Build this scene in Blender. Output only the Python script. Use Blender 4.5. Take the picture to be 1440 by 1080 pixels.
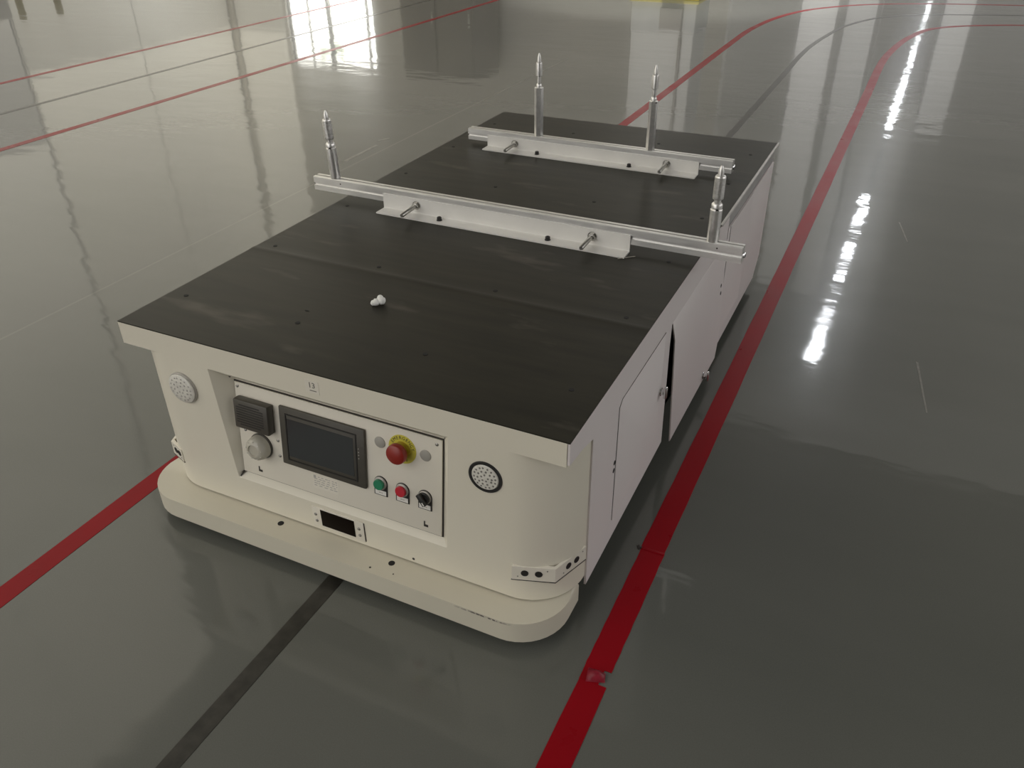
import bpy, bmesh, math, random
from mathutils import Vector, Matrix
random.seed(7)
S = bpy.context.scene
COL = S.collection
for o in list(bpy.data.objects):
    bpy.data.objects.remove(o)

# ---------------------------------------------------------------- camera
CAM = Vector((1.378383, -0.990262, 1.263165))
cam_d = bpy.data.cameras.new('camera')
cam_d.sensor_width = 36.0
cam_d.lens = 1155.11 / 1440.0 * 36.0
cam_d.clip_end = 300
cam = bpy.data.objects.new('camera', cam_d)
COL.objects.link(cam)
rx, uy, bz = Vector((0.902063, 0.431497, -0.009611)), Vector((-0.22486, 0.488852, 0.842889)), Vector((0.368402, -0.758178, 0.538002))
cam.matrix_world = Matrix(((rx.x, uy.x, bz.x, CAM.x), (rx.y, uy.y, bz.y, CAM.y), (rx.z, uy.z, bz.z, CAM.z), (0, 0, 0, 1)))
S.camera = cam

# ---------------------------------------------------------------- world, exposure
w = bpy.data.worlds.new('hall_daylight')
S.world = w
w.use_nodes = True
bg = w.node_tree.nodes['Background']
bg.inputs[0].default_value = (1.0, 0.98, 0.96, 1)
bg.inputs[1].default_value = 1.75
S.view_settings.view_transform = 'Standard'
S.view_settings.look = 'None'
S.view_settings.gamma = 1.0
S.view_settings.use_curve_mapping = False
S.view_settings.exposure = 0.0
S.cycles.use_denoising = True
S.cycles.max_bounces = 6
S.cycles.caustics_reflective = False
S.cycles.caustics_refractive = False
SIDE = .88              # daylight in the frosted glazing on the left
DOOR_GLOW = 6.0         # daylight behind the glazed door
SIDE2 = .80             # glow of the added panes further back
SILL = .33              # weaker glow of the lower panes, set for the floor reflection
ROOF = .28              # light passed by the roof sheeting
ROOF_NEAR = .065              # light passed by the roof sheeting
SPOT = 5600.0           # watts of the added spot that brightens the column
LAMP_GLOW = 30.0        # ceiling tubes

# ---------------------------------------------------------------- materials
def mat(name, base, rough=.5, metal=0., spec=.5, var=0., vscale=8., bump=0., bscale=60., stretch=(1, 1, 1),
        emit=None, estr=0., rvar=0., trans=0., coat=0., ior=1.5):
    m = bpy.data.materials.new(name)
    m.use_nodes = True
    nt = m.node_tree
    b = nt.nodes['Principled BSDF']
    b.inputs['Base Color'].default_value = (*base, 1)
    b.inputs['Roughness'].default_value = rough
    b.inputs['Metallic'].default_value = metal
    b.inputs['Specular IOR Level'].default_value = spec
    b.inputs['IOR'].default_value = ior
    b.inputs['Transmission Weight'].default_value = trans
    b.inputs['Coat Weight'].default_value = coat
    if emit:
        b.inputs['Emission Color'].default_value = (*emit, 1)
        b.inputs['Emission Strength'].default_value = estr
    if var or bump or rvar:
        tc = nt.nodes.new('ShaderNodeTexCoord')
        geo = nt.nodes.new('ShaderNodeNewGeometry')
        mp = nt.nodes.new('ShaderNodeMapping')
        mp.inputs['Scale'].default_value = stretch
        nt.links.new(geo.outputs['Position'], mp.inputs['Vector'])
    if var or rvar:
        n = nt.nodes.new('ShaderNodeTexNoise')
        n.inputs['Scale'].default_value = vscale
        n.inputs['Detail'].default_value = 5
        nt.links.new(mp.outputs[0], n.inputs['Vector'])
    if var:
        r = nt.nodes.new('ShaderNodeValToRGB')
        r.color_ramp.elements[0].position = .3
        r.color_ramp.elements[1].position = .7
        r.color_ramp.elements[0].color = (*[c * (1 - var) for c in base], 1)
        r.color_ramp.elements[1].color = (*[min(1, c * (1 + var)) for c in base], 1)
        nt.links.new(n.outputs['Fac'], r.inputs[0])
        nt.links.new(r.outputs[0], b.inputs['Base Color'])
    if rvar:
        mr = nt.nodes.new('ShaderNodeMapRange')
        mr.inputs['From Min'].default_value = .3
        mr.inputs['From Max'].default_value = .7
        mr.inputs['To Min'].default_value = max(.01, rough - rvar)
        mr.inputs['To Max'].default_value = rough + rvar
        nt.links.new(n.outputs['Fac'], mr.inputs[0])
        nt.links.new(mr.outputs[0], b.inputs['Roughness'])
    if bump:
        n2 = nt.nodes.new('ShaderNodeTexNoise')
        n2.inputs['Scale'].default_value = bscale
        n2.inputs['Detail'].default_value = 2
        nt.links.new(mp.outputs[0], n2.inputs['Vector'])
        bp = nt.nodes.new('ShaderNodeBump')
        bp.inputs['Strength'].default_value = bump
        bp.inputs['Distance'].default_value = .01
        nt.links.new(n2.outputs['Fac'], bp.inputs['Height'])
        nt.links.new(bp.outputs[0], b.inputs['Normal'])
    return m

WHITE = mat('cream_white_paint', (.755, .715, .605), .32, var=.02, vscale=3, spec=.4)
WHITE2 = mat('panel_white_paint', (.765, .725, .635), .3, var=.015, vscale=4, spec=.4)
SIDEW = mat('side_white_cool_light', (.75, .70, .695), .34, var=.02, vscale=3, spec=.4)  # same white paint, tinted cooler for the light on the sides
GREYST = mat('grey_steel', (.22, .22, .215), .45, metal=.3, var=.1)
DARKIN = mat('dark_interior', (.012, .012, .012), .8)
BLACK = mat('black_plastic', (.016, .015, .014), .4, var=.15, vscale=30)
CHARC = mat('charcoal_plastic', (.064, .058, .047), .42, var=.08, vscale=40)
SCREEN = mat('dark_screen_glass', (.028, .032, .034), .18, spec=.5)
ALU = mat('anodised_aluminium', (.78, .77, .75), .34, metal=.75, var=.05, vscale=20, stretch=(1, 8, 8), rvar=.06)
STEEL = mat('bright_machined_steel', (.74, .73, .71), .34, metal=.8, var=.10, vscale=90, rvar=.06)
BOLTST = mat('zinc_bolt_steel', (.46, .45, .42), .3, metal=1., var=.15, vscale=120)
CHROME = mat('chrome', (.75, .75, .75), .1, metal=1.)
ANGLE = mat('painted_angle_steel', (.78, .765, .73), .38, var=.035, vscale=14)
SCREW = mat('screw_steel', (.30, .29, .27), .35, metal=.9)
GREYPLUG = mat('grey_plug', (.36, .345, .31), .55)
YELLOW = mat('yellow_legend', (.62, .55, .07), .5, var=.06, vscale=40)
RED = mat('red_mushroom', (.25, .016, .009), .35)
REDB = mat('red_button', (.50, .018, .035), .35)
GREEN = mat('green_button', (.015, .20, .10), .35)
BEZEL = mat('grey_bezel', (.42, .40, .37), .35, metal=.2)
PAPER = mat('white_sticker', (.76, .74, .70), .6)
INK = mat('dark_ink', (.035, .03, .025), .7)
FAINT = mat('faint_print', (.42, .40, .37), .7)
GREYINK = mat('grey_ink', (.16, .15, .13), .7)
LENS = mat('lamp_lens', (.70, .68, .62), .25, var=.1, vscale=160)
LENSD = mat('lamp_led_dark', (.20, .19, .17), .3)
FOAM = mat('white_foam', (.84, .84, .80), .9, bump=.3, bscale=160)
TAPER = mat('red_floor_tape', (.29, .003, .009), .32, spec=.12, var=.06, vscale=7, rvar=.05)
TAPEB = mat('black_floor_tape', (.035, .033, .027), .3, var=.35, vscale=40)
RUBBER = mat('dark_rubber', (.02, .02, .02), .7)
WALLM = mat('pale_wall_plaster', (.88, .85, .79), .8, var=.04, vscale=.6)
COLM = mat('white_column_paint', (.90, .89, .86), .6, var=.03, vscale=1.5)
CEIL = mat('grey_ceiling', (.42, .415, .40), .85, var=.05, vscale=.4)
MACH = mat('grey_machine_paint', (.32, .30, .27), .6, var=.1, vscale=2)
FRAME = mat('grey_window_frame', (.10, .10, .10), .5)
YPAINT = mat('yellow_safety_paint', (.55, .47, .06), .5, var=.15, vscale=6)
DULLY = mat('dull_yellow_paint', (.30, .26, .09), .5, var=.15, vscale=6)
SKIRT = mat('grey_skirting_paint', (.50, .50, .48), .6, var=.05)
LAMPM = mat('lamp_diffuser', (.9, .9, .9), .4, emit=(.93, .96, 1.0), estr=LAMP_GLOW)
LAMPF = mat('lamp_housing', (.6, .6, .6), .5)

def daylight(name, strength, green):
    m = bpy.data.materials.new(name)
    m.use_nodes = True
    nt = m.node_tree
    b = nt.nodes['Principled BSDF']
    b.inputs['Base Color'].default_value = (.7, .75, .72, 1)
    b.inputs['Roughness'].default_value = .1
    geo = nt.nodes.new('ShaderNodeNewGeometry')
    n = nt.nodes.new('ShaderNodeTexNoise')
    n.inputs['Scale'].default_value = 1.6
    n.inputs['Detail'].default_value = 6
    r = nt.nodes.new('ShaderNodeValToRGB')
    r.color_ramp.elements[0].position = .34
    r.color_ramp.elements[1].position = .44
    r.color_ramp.elements[0].color = green
    r.color_ramp.elements[1].color = (1, .985, .90, 1)
    nt.links.new(geo.outputs['Position'], n.inputs['Vector'])
    nt.links.new(n.outputs['Fac'], r.inputs[0])
    nt.links.new(r.outputs[0], b.inputs['Emission Color'])
    b.inputs['Emission Strength'].default_value = strength
    return m
FROSTED = mat('frosted_daylit_glass', (.7, .7, .68), .3, emit=(1.0, .93, .76), estr=SIDE)
FROSTED2 = mat('added_glow_pane', (.7, .7, .68), .3, emit=(1.0, .93, .76), estr=SIDE2)
FROSTED0 = mat('frosted_weak_glow', (.7, .7, .68), .3, emit=(1.0, .93, .78), estr=SILL)  # lower panes, only a weaker glow
DOORPANE = daylight('daylit_door_glass', DOOR_GLOW, (.13, .16, .09, 1))

def floor_material():
    m = bpy.data.materials.new('glossy_epoxy_floor')
    m.use_nodes = True
    nt = m.node_tree
    N, L = nt.nodes.new, nt.links.new
    b = nt.nodes['Principled BSDF']
    geo = N('ShaderNodeNewGeometry')
    def noise(scale, detail, st=(1, 1, 1), rough=.5):
        mp = N('ShaderNodeMapping')
        mp.inputs['Scale'].default_value = st
        L(geo.outputs['Position'], mp.inputs['Vector'])
        n = N('ShaderNodeTexNoise')
        n.inputs['Scale'].default_value = scale
        n.inputs['Detail'].default_value = detail
        n.inputs['Roughness'].default_value = rough
        L(mp.outputs[0], n.inputs['Vector'])
        return n
    n1 = noise(.9, 6, (.45, 1.5, 1))
    ramp = N('ShaderNodeValToRGB')
    ramp.color_ramp.elements[0].position = .3
    ramp.color_ramp.elements[1].position = .72
    ramp.color_ramp.elements[0].color = (.116, .121, .108, 1)
    ramp.color_ramp.elements[1].color = (.150, .152, .136, 1)
    L(n1.outputs['Fac'], ramp.inputs[0])
    # fine speckle of the paint
    n3 = noise(420, 2)
    mx = N('ShaderNodeMixRGB')
    mx.blend_type = 'MULTIPLY'
    mx.inputs[0].default_value = .35
    r3 = N('ShaderNodeValToRGB')
    r3.color_ramp.elements[0].position = .3
    r3.color_ramp.elements[1].position = .7
    r3.color_ramp.elements[0].color = (.72, .72, .72, 1)
    L(n3.outputs['Fac'], r3.inputs[0])
    L(ramp.outputs[0], mx.inputs[1])
    L(r3.outputs[0], mx.inputs[2])
    # saw-cut joint filled a little paler, running along the lanes at x = -1.07
    sep = N('ShaderNodeSeparateXYZ')
    L(geo.outputs['Position'], sep.inputs[0])
    def line(outp, at, half):
        s = N('ShaderNodeMath'); s.operation = 'SUBTRACT'; s.inputs[1].default_value = at
        L(outp, s.inputs[0])
        a = N('ShaderNodeMath'); a.operation = 'ABSOLUTE'
        L(s.outputs[0], a.inputs[0])
        l = N('ShaderNodeMath'); l.operation = 'LESS_THAN'; l.inputs[1].default_value = half
        L(a.outputs[0], l.inputs[0])
        return l
    ln = line(sep.outputs['X'], -1.07, .005)
    mj = N('ShaderNodeMixRGB')
    mj.inputs[2].default_value = (.30, .29, .25, 1)
    ml = N('ShaderNodeMath'); ml.operation = 'MULTIPLY'; ml.inputs[1].default_value = .2
    L(ln.outputs[0], ml.inputs[0])
    L(ml.outputs[0], mj.inputs[0])
    L(mx.outputs[0], mj.inputs[1])
    L(mj.outputs[0], b.inputs['Base Color'])
    # trowel waves in the gloss coat
    nb = noise(2.2, 2, (1, 2.2, 1))
    nc = noise(9., 2, (1, 2.5, 1))
    ad = N('ShaderNodeMath'); ad.operation = 'MULTIPLY_ADD'; ad.inputs[1].default_value = .16
    L(nc.outputs['Fac'], ad.inputs[0])
    L(nb.outputs['Fac'], ad.inputs[2])
    bp = N('ShaderNodeBump')
    bp.inputs['Strength'].default_value = 1.
    bp.inputs['Distance'].default_value = .0016
    L(ad.outputs[0], bp.inputs['Height'])
    L(bp.outputs[0], b.inputs['Normal'])
    nr = noise(1.3, 5, (1, 2, 1))
    mr = N('ShaderNodeMapRange')
    mr.inputs['From Min'].default_value = .3
    mr.inputs['From Max'].default_value = .7
    mr.inputs['To Min'].default_value = .03
    mr.inputs['To Max'].default_value = .07
    L(nr.outputs['Fac'], mr.inputs[0])
    L(mr.outputs[0], b.inputs['Roughness'])
    b.inputs['IOR'].default_value = 1.5
    b2 = N('ShaderNodeBsdfPrincipled')
    b2.inputs['Roughness'].default_value = .24
    L(mj.outputs[0], b2.inputs['Base Color'])
    L(bp.outputs[0], b2.inputs['Normal'])
    ms = N('ShaderNodeMixShader')
    ms.inputs[0].default_value = .38
    L(b.outputs[0], ms.inputs[1])
    L(b2.outputs[0], ms.inputs[2])
    L(ms.outputs[0], nt.nodes['Material Output'].inputs[0])
    return m
FLOOR = floor_material()

def deck_material():
    m = bpy.data.materials.new('dark_deck_sheet')
    m.use_nodes = True
    nt = m.node_tree
    N, L = nt.nodes.new, nt.links.new
    b = nt.nodes['Principled BSDF']
    geo = N('ShaderNodeNewGeometry')
    mp = N('ShaderNodeMapping')
    mp.inputs['Scale'].default_value = (1.2, 9, 1)
    L(geo.outputs['Position'], mp.inputs['Vector'])
    n = N('ShaderNodeTexNoise'); n.inputs['Scale'].default_value = 4; n.inputs['Detail'].default_value = 6
    L(mp.outputs[0], n.inputs['Vector'])
    r = N('ShaderNodeValToRGB')
    r.color_ramp.elements[0].position = .3
    r.color_ramp.elements[1].position = .75
    r.color_ramp.elements[0].color = (.0150, .0142, .0095, 1)
    r.color_ramp.elements[1].color = (.028, .0255, .017, 1)
    L(n.outputs['Fac'], r.inputs[0])
    # pale rub marks
    n2 = N('ShaderNodeTexNoise'); n2.inputs['Scale'].default_value = 3.1; n2.inputs['Detail'].default_value = 8
    mp2 = N('ShaderNodeMapping'); mp2.inputs['Scale'].default_value = (1.5, 5, 1); mp2.inputs['Location'].default_value = (3, 7, 0)
    L(geo.outputs['Position'], mp2.inputs['Vector'])
    L(mp2.outputs[0], n2.inputs['Vector'])
    r2 = N('ShaderNodeValToRGB')
    r2.color_ramp.elements[0].position = .62
    r2.color_ramp.elements[1].position = .82
    L(n2.outputs['Fac'], r2.inputs[0])
    mx = N('ShaderNodeMixRGB')
    mx.inputs[2].default_value = (.085, .075, .06, 1)
    L(r2.outputs[0], mx.inputs[0])
    L(r.outputs[0], mx.inputs[1])
    L(mx.outputs[0], b.inputs['Base Color'])
    b.inputs['Roughness'].default_value = .42
    b.inputs['Specular IOR Level'].default_value = .2
    return m
DECK = deck_material()

def bumper_material():
    m = mat('bumper_paint', (.66, .622, .515), .36, var=.025, vscale=3, spec=.4)
    nt = m.node_tree
    N, L = nt.nodes.new, nt.links.new
    b = nt.nodes['Principled BSDF']
    src = b.inputs['Base Color'].links[0].from_socket
    geo = N('ShaderNodeNewGeometry')
    sep = N('ShaderNodeSeparateXYZ')
    L(geo.outputs['Position'], sep.inputs[0])
    def rng(outp, a, bb, c, d):
        r = N('ShaderNodeValToRGB')
        e = r.color_ramp.elements
        mr = N('ShaderNodeMapRange'); mr.inputs['From Min'].default_value = a; mr.inputs['From Max'].default_value = d
        L(outp, mr.inputs[0])
        L(mr.outputs[0], r.inputs[0])
        e[0].position = 0; e[0].color = (0, 0, 0, 1)
        e[1].position = 1; e[1].color = (0, 0, 0, 1)
        x = e.new((bb - a) / (d - a)); x.color = (1, 1, 1, 1)
        x = e.new((c - a) / (d - a)); x.color = (1, 1, 1, 1)
        return r
    rxx = rng(sep.outputs['X'], .79, .84, .89, .92)
    rzz = rng(sep.outputs['Z'], .0665, .0685, .0700, .0718)
    n = N('ShaderNodeTexNoise'); n.inputs['Scale'].default_value = 130
    L(geo.outputs['Position'], n.inputs['Vector'])
    r = N('ShaderNodeValToRGB'); r.color_ramp.elements[0].position = .42; r.color_ramp.elements[1].position = .56
    L(n.outputs['Fac'], r.inputs[0])
    m1 = N('ShaderNodeMath'); m1.operation = 'MULTIPLY'
    L(rxx.outputs[0], m1.inputs[0]); L(rzz.outputs[0], m1.inputs[1])
    m2 = N('ShaderNodeMath'); m2.operation = 'MULTIPLY'
    L(m1.outputs[0], m2.inputs[0]); L(r.outputs[0], m2.inputs[1])
    mx = N('ShaderNodeMixRGB'); mx.inputs[2].default_value = (.06, .05, .045, 1)
    L(m2.outputs[0], mx.inputs[0]); L(src, mx.inputs[1])
    L(mx.outputs[0], b.inputs['Base Color'])
    return m
BUMP = bumper_material()

# ---------------------------------------------------------------- mesh helpers
def frame(o, z, x=None):
    """4x4 with origin o, local z along z"""
    z = Vector(z).normalized()
    if x is None:
        x = Vector((1, 0, 0)) if abs(z.x) < .9 else Vector((0, 1, 0))
    x = (Vector(x) - z * Vector(x).dot(z)).normalized()
    y = z.cross(x)
    return Matrix(((x.x, y.x, z.x, o[0]), (x.y, y.y, z.y, o[1]), (x.z, y.z, z.z, o[2]), (0, 0, 0, 1)))

def add_box(bm, lo, hi, M=None, bevel=0., seg=2):
    vs = [bm.verts.new(Vector((x, y, z))) for x in (lo[0], hi[0]) for y in (lo[1], hi[1]) for z in (lo[2], hi[2])]
    fs = [bm.faces.new([vs[i] for i in q]) for q in ((0, 1, 3, 2), (4, 6, 7, 5), (0, 4, 5, 1), (2, 3, 7, 6), (0, 2, 6, 4), (1, 5, 7, 3))]
    if bevel:
        es = list({e for f in fs for e in f.edges})
        r = bmesh.ops.bevel(bm, geom=es, offset=bevel, segments=seg, affect='EDGES', profile=.5)
        vs = list({v for f in r['faces'] for v in f.verts} | {v for v in vs if v.is_valid})
    if M is not None:
        for v in vs:
            v.co = M @ v.co

def add_prism(bm, pts, z0, z1, M=None, bevel=0., seg=2):
    """polygon pts (x,y), counter-clockwise, from z0 to z1 in frame M"""
    n = len(pts)
    a = [bm.verts.new((p[0], p[1], z0)) for p in pts]
    b = [bm.verts.new((p[0], p[1], z1)) for p in pts]
    bm.faces.new(a[::-1])
    top = bm.faces.new(b)
    for i in range(n):
        j = (i + 1) % n
        bm.faces.new((a[i], a[j], b[j], b[i]))
    vs = a + b
    if bevel:
        r = bmesh.ops.bevel(bm, geom=list(top.edges), offset=bevel, segments=seg, affect='EDGES', profile=.5)
        vs = list({v for f in r['faces'] for v in f.verts} | {v for v in vs if v.is_valid})
    if M is not None:
        for v in vs:
            v.co = M @ v.co

def add_lathe(bm, prof, M=None, n=24):
    """profile [(r,z)...] about local z; closed with caps"""
    rings = []
    for r, z in prof:
        if r < 1e-6:
            rings.append([bm.verts.new((0, 0, z))])
        else:
            rings.append([bm.verts.new((r * math.cos(2 * math.pi * k / n), r * math.sin(2 * math.pi * k / n), z)) for k in range(n)])
    for a, b in zip(rings, rings[1:]):
        for k in range(n):
            j = (k + 1) % n
            if len(a) == 1 and len(b) == 1:
                break
            if len(a) == 1:
                bm.faces.new((a[0], b[j], b[k]))
            elif len(b) == 1:
                bm.faces.new((a[k], a[j], b[0]))
            else:
                bm.faces.new((a[k], a[j], b[j], b[k]))
    if len(rings[0]) > 1:
        bm.faces.new(rings[0][::-1])
    if len(rings[-1]) > 1:
        bm.faces.new(rings[-1])
    if M is not None:
        for ring in rings:
            for v in ring:
                v.co = M @ v.co

def add_cyl(bm, r, z0, z1, M=None, n=24, bevel=0.):
    if bevel:
        add_lathe(bm, [(r, z0), (r, z1 - bevel), (r - bevel * .3, z1 - bevel * .3), (r - bevel, z1)], M, n)
    else:
        add_lathe(bm, [(r, z0), (r, z1)], M, n)

ORG = {}
def finish(bm, name, m, parent=None, smooth=35, at=None):
    bmesh.ops.recalc_face_normals(bm, faces=bm.faces[:])
    me = bpy.data.meshes.new(name)
    xs = [v.co for v in bm.verts]
    lo = Vector([min(c[i] for c in xs) for i in range(3)])
    hi = Vector([max(c[i] for c in xs) for i in range(3)])
    c = Vector(at) if at else Vector(((lo.x + hi.x) / 2, (lo.y + hi.y) / 2, lo.z))
    for v in bm.verts:
        v.co -= c
    bm.to_mesh(me)
    bm.free()
    for mm in (m if isinstance(m, (list, tuple)) else [m]):
        me.materials.append(mm)
    if smooth:
        me.shade_smooth()
        me.set_sharp_from_angle(angle=math.radians(smooth))
    o = bpy.data.objects.new(name, me)
    COL.objects.link(o)
    ORG[o.name] = c
    put(o, c, parent)
    return o

def put(o, c, parent):
    if parent is not None:
        o.parent = parent
        o.location = c - ORG[parent.name]
    else:
        o.location = c
    ORG[o.name] = Vector(c)

def again(src, c, parent, rot=None):
    """another object sharing src's mesh"""
    o = src.copy()
    COL.objects.link(o)
    o.parent = None
    put(o, Vector(c), parent)
    if rot:
        o.rotation_euler = rot
    return o

def empty(name, loc):
    o = bpy.data.objects.new(name, None)
    COL.objects.link(o)
    o.location = loc
    o.empty_display_size = .1
    ORG[o.name] = Vector(loc)
    return o

def tag(o, label=None, cat=None, group=None, kind=None):
    for k, v in (('label', label), ('category', cat), ('group', group), ('kind', kind)):
        if v:
            o[k] = v
    return o

def B():
    return bmesh.new()

def text_mesh(bm, body, size, M, depth=.0003, extrude=True, spacing=1.0, align='CENTER'):
    cu = bpy.data.curves.new('lettering', 'FONT')
    cu.body = body
    cu.size = size
    cu.align_x = align
    cu.align_y = 'CENTER'
    cu.space_character = spacing
    cu.extrude = depth
    cu.resolution_u = 2
    tmp = bpy.data.objects.new('lettering', cu)
    COL.objects.link(tmp)
    dg = bpy.context.evaluated_depsgraph_get()
    me = bpy.data.meshes.new_from_object(tmp.evaluated_get(dg))
    me.transform(M)
    bm.from_mesh(me)
    bpy.data.objects.remove(tmp)
    bpy.data.curves.remove(cu)
    bpy.data.meshes.remove(me)

# ================================================================ SETTING
b = B(); add_box(b, (-18, -16, -.2), (18, 62, 0))
tag(finish(b, 'floor', FLOOR, smooth=0), kind='structure')
b = B(); add_box(b, (.80, 10.2, 5.12), (.84, 50, 5.2))
tag(finish(b, 'trim_1', GREYST, smooth=0), kind='structure')      # trunking that carries the lamps

# left wall: low plinth under tall translucent glazing
LX, HH = -9.0, 12.5
RY0, RY1 = -7.5, 19.0
WX = .6
b = B()
add_box(b, (LX - .2, -16, 0), (LX, 6.3, .35))
add_box(b, (LX - .2, -16, HH - .3), (LX, 6.3, HH))
add_box(b, (-13.0, 6.3, 0), (LX - .1, 6.33, HH))
add_box(b, (-13.2, 6.3, 0), (-13.0, 14.4, .35))
add_box(b, (-13.2, 6.3, HH - .3), (-13.0, 14.4, HH))
tag(finish(b, 'wall_left', WALLM, smooth=0), kind='structure')
b = B()
ycuts = [-16 + 22.3 * k / 8 for k in range(9)]
for y in ycuts:
    add_box(b, (LX - .14, y - .008, .35), (LX - .085, y + .008, HH - .3))
zcuts = [.35, 1.9, HH - .3]
for z in zcuts:
    add_box(b, (LX - .138, -16, z - .008), (LX - .086, 6.3, z + .008))
w1 = finish(b, 'window_1', LAMPF, smooth=0)
tag(w1, kind='structure')
for y0, y1 in zip(ycuts, ycuts[1:]):
    for z0, z1 in zip(zcuts, zcuts[1:]):
        b = B(); add_box(b, (LX - .10, y0 + .008, z0 + .008), (LX - .09, y1 - .008, z1 - .008))
        finish(b, 'pane', FROSTED if z0 > 1 else FROSTED0, w1, smooth=0)
b = B()
for k in range(4):
    y = 6.5 + 7.84 * k / 3
    add_box(b, (-13.14, y + .02, .35), (-13.085, y + .04, HH - .3))
for z in zcuts:
    add_box(b, (-13.138, 6.5, z - .008), (-13.086, 14.4, z + .008))
w2 = finish(b, 'glow_panes_left', LAMPF, smooth=0)  # glowing panes added to lighten the floor reflection at the left
tag(w2, kind='structure')
for k in range(3):
    for z0, z1 in zip(zcuts, zcuts[1:]):
        b = B(); add_box(b, (-13.10, 6.54 + 7.84 * k / 3, z0 + .008), (-13.09, 6.52 + 7.84 * (k + 1) / 3, z1 - .008))
        finish(b, 'pane', FROSTED2 if z0 > 1 else FROSTED0, w2, smooth=0)
def sheet_material(name, k):
    m = bpy.data.materials.new(name)
    m.use_nodes = True
    nt = m.node_tree
    nt.nodes.remove(nt.nodes['Principled BSDF'])
    t = nt.nodes.new('ShaderNodeBsdfTranslucent')
    t.inputs[0].default_value = (k, k * .985, k * .92, 1)
    nt.links.new(t.outputs[0], nt.nodes['Material Output'].inputs[0])
    return m

# translucent roof sheeting, dimmed over the near bay and brighter beyond to set the light
b = B(); b.faces.new([b.verts.new(p) for p in ((-13.2, RY0, HH), (-13.2, RY1, HH), (18, RY1, HH), (18, RY0, HH))])
tag(finish(b, 'trim_2', sheet_material('dimmed_roof_sheet', ROOF_NEAR), smooth=0), kind='structure')
b = B(); b.faces.new([b.verts.new(p) for p in ((-13.2, RY1, HH), (-13.2, 62, HH), (18, 62, HH), (18, RY1, HH))])
tag(finish(b, 'ceiling', sheet_material('translucent_roof_sheet', ROOF), smooth=0), kind='structure')

b = B(); add_box(b, (WX, RY0 - .2, 0), (18, RY0, HH))  # wall added behind the view to block light from the rear right
tag(finish(b, 'blocker_wall_front', mat('dull_rear_wall', (.30, .29, .27), .8, var=.05, vscale=.5), smooth=0), kind='structure')

# cross wall at the back left with a glazed double door
FY = 14.4
wf = B()
D0, D1, DH = -11.45, -9.18, 2.52
S0, S1 = -8.55, -8.28
add_box(wf, (-13.2, FY, 0), (D0 - .1, FY + .25, .35))
add_box(wf, (-13.2, FY, HH - .3), (D0 - .1, FY + .25, HH))
add_box(wf, (D0 - .1, FY, 0), (D0, FY + .25, HH))
add_box(wf, (-13.3, FY, .351), (-12.985, FY + .25, HH - .301))
add_box(wf, (D0, FY, DH), (D1, FY + .25, HH))
add_box(wf, (D1, FY, 0), (S0, FY + .25, HH))
add_box(wf, (S0, FY, DH - .1), (S1, FY + .25, HH))
add_box(wf, (S1, FY, 0), (-1.9, FY + .25, HH))
tag(finish(wf, 'wall_back', WALLM, smooth=0), kind='structure')
b = B()
for x in (-12.99, D0 - .12):
    add_box(b, (x, FY + .08, .35), (x + .02, FY + .14, HH - .3))
for z in zcuts:
    add_box(b, (-12.97, FY + .081, z - .008), (D0 - .12, FY + .139, z + .008))
w4 = finish(b, 'glow_panes_back', LAMPF, smooth=0)  # glowing panes added beside the door to even out the floor reflection
tag(w4, kind='structure')
for z0, z1 in zip(zcuts, zcuts[1:]):
    b = B(); add_box(b, (-12.97, FY + .09, z0 + .008), (D0 - .12, FY + .10, z1 - .008))
    finish(b, 'pane', FROSTED2 if z0 > 1 else FROSTED0, w4, smooth=0)
df = B()
for x0, x1 in ((D0, D0 + .06), (D0 + .52, D0 + .555), (D0 + 1.02, D0 + 1.12), (D1 - .24, D1 - .19), (D1 - .06, D1)):
    add_box(df, (x0, FY + .05, 0), (x1, FY + .15, DH))
for z0, z1 in ((0, .1), (.98, 1.07), (DH - .05, DH)):
    add_box(df, (D0 + .001, FY + .052, z0), (D1 - .001, FY + .148, z1 - .001))
dr = finish(df, 'door_1', FRAME, smooth=0)
tag(dr, kind='structure')
for x0, x1 in ((D0 + .06, D0 + .52), (D0 + .555, D0 + 1.02), (D0 + 1.12, D1 - .24), (D1 - .19, D1 - .06)):
    for z0, z1 in ((.1, .98), (1.07, DH - .05)):
        pb = B(); add_box(pb, (x0, FY + .09, z0), (x1, FY + .10, z1))
        finish(pb, 'pane', DOORPANE, dr, smooth=0)
hb = B(); add_cyl(hb, .015, 0, .5, frame((D0 + 1.14, FY + .0, .8), (0, 0, 1)))
add_box(hb, (D0 + 1.13, FY, .82), (D0 + 1.15, FY + .06, .84)); add_box(hb, (D0 + 1.13, FY, 1.26), (D0 + 1.15, FY + .06, 1.28))
finish(hb, 'handle', STEEL, dr)
sb = B()
add_box(sb, (S0, FY + .06, 0), (S0 + .03, FY + .14, DH - .1)); add_box(sb, (S1 - .03, FY + .06, 0), (S1, FY + .14, DH - .1))
add_box(sb, (S0 + .03, FY + .06, 0), (S1 - .03, FY + .14, .1)); add_box(sb, (S0 + .03, FY + .06, DH - .15), (S1 - .03, FY + .14, DH - .1))
sw = finish(sb, 'window_2', FRAME, smooth=0); tag(sw, kind='structure')
pb = B(); add_box(pb, (S0 + .03, FY + .09, .1), (S1 - .03, FY + .10, DH - .15))
SLITPANE = daylight('slit_window_glass', .9, (.8, .8, .7, 1))
finish(pb, 'pane', SLITPANE, sw, smooth=0)

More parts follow.
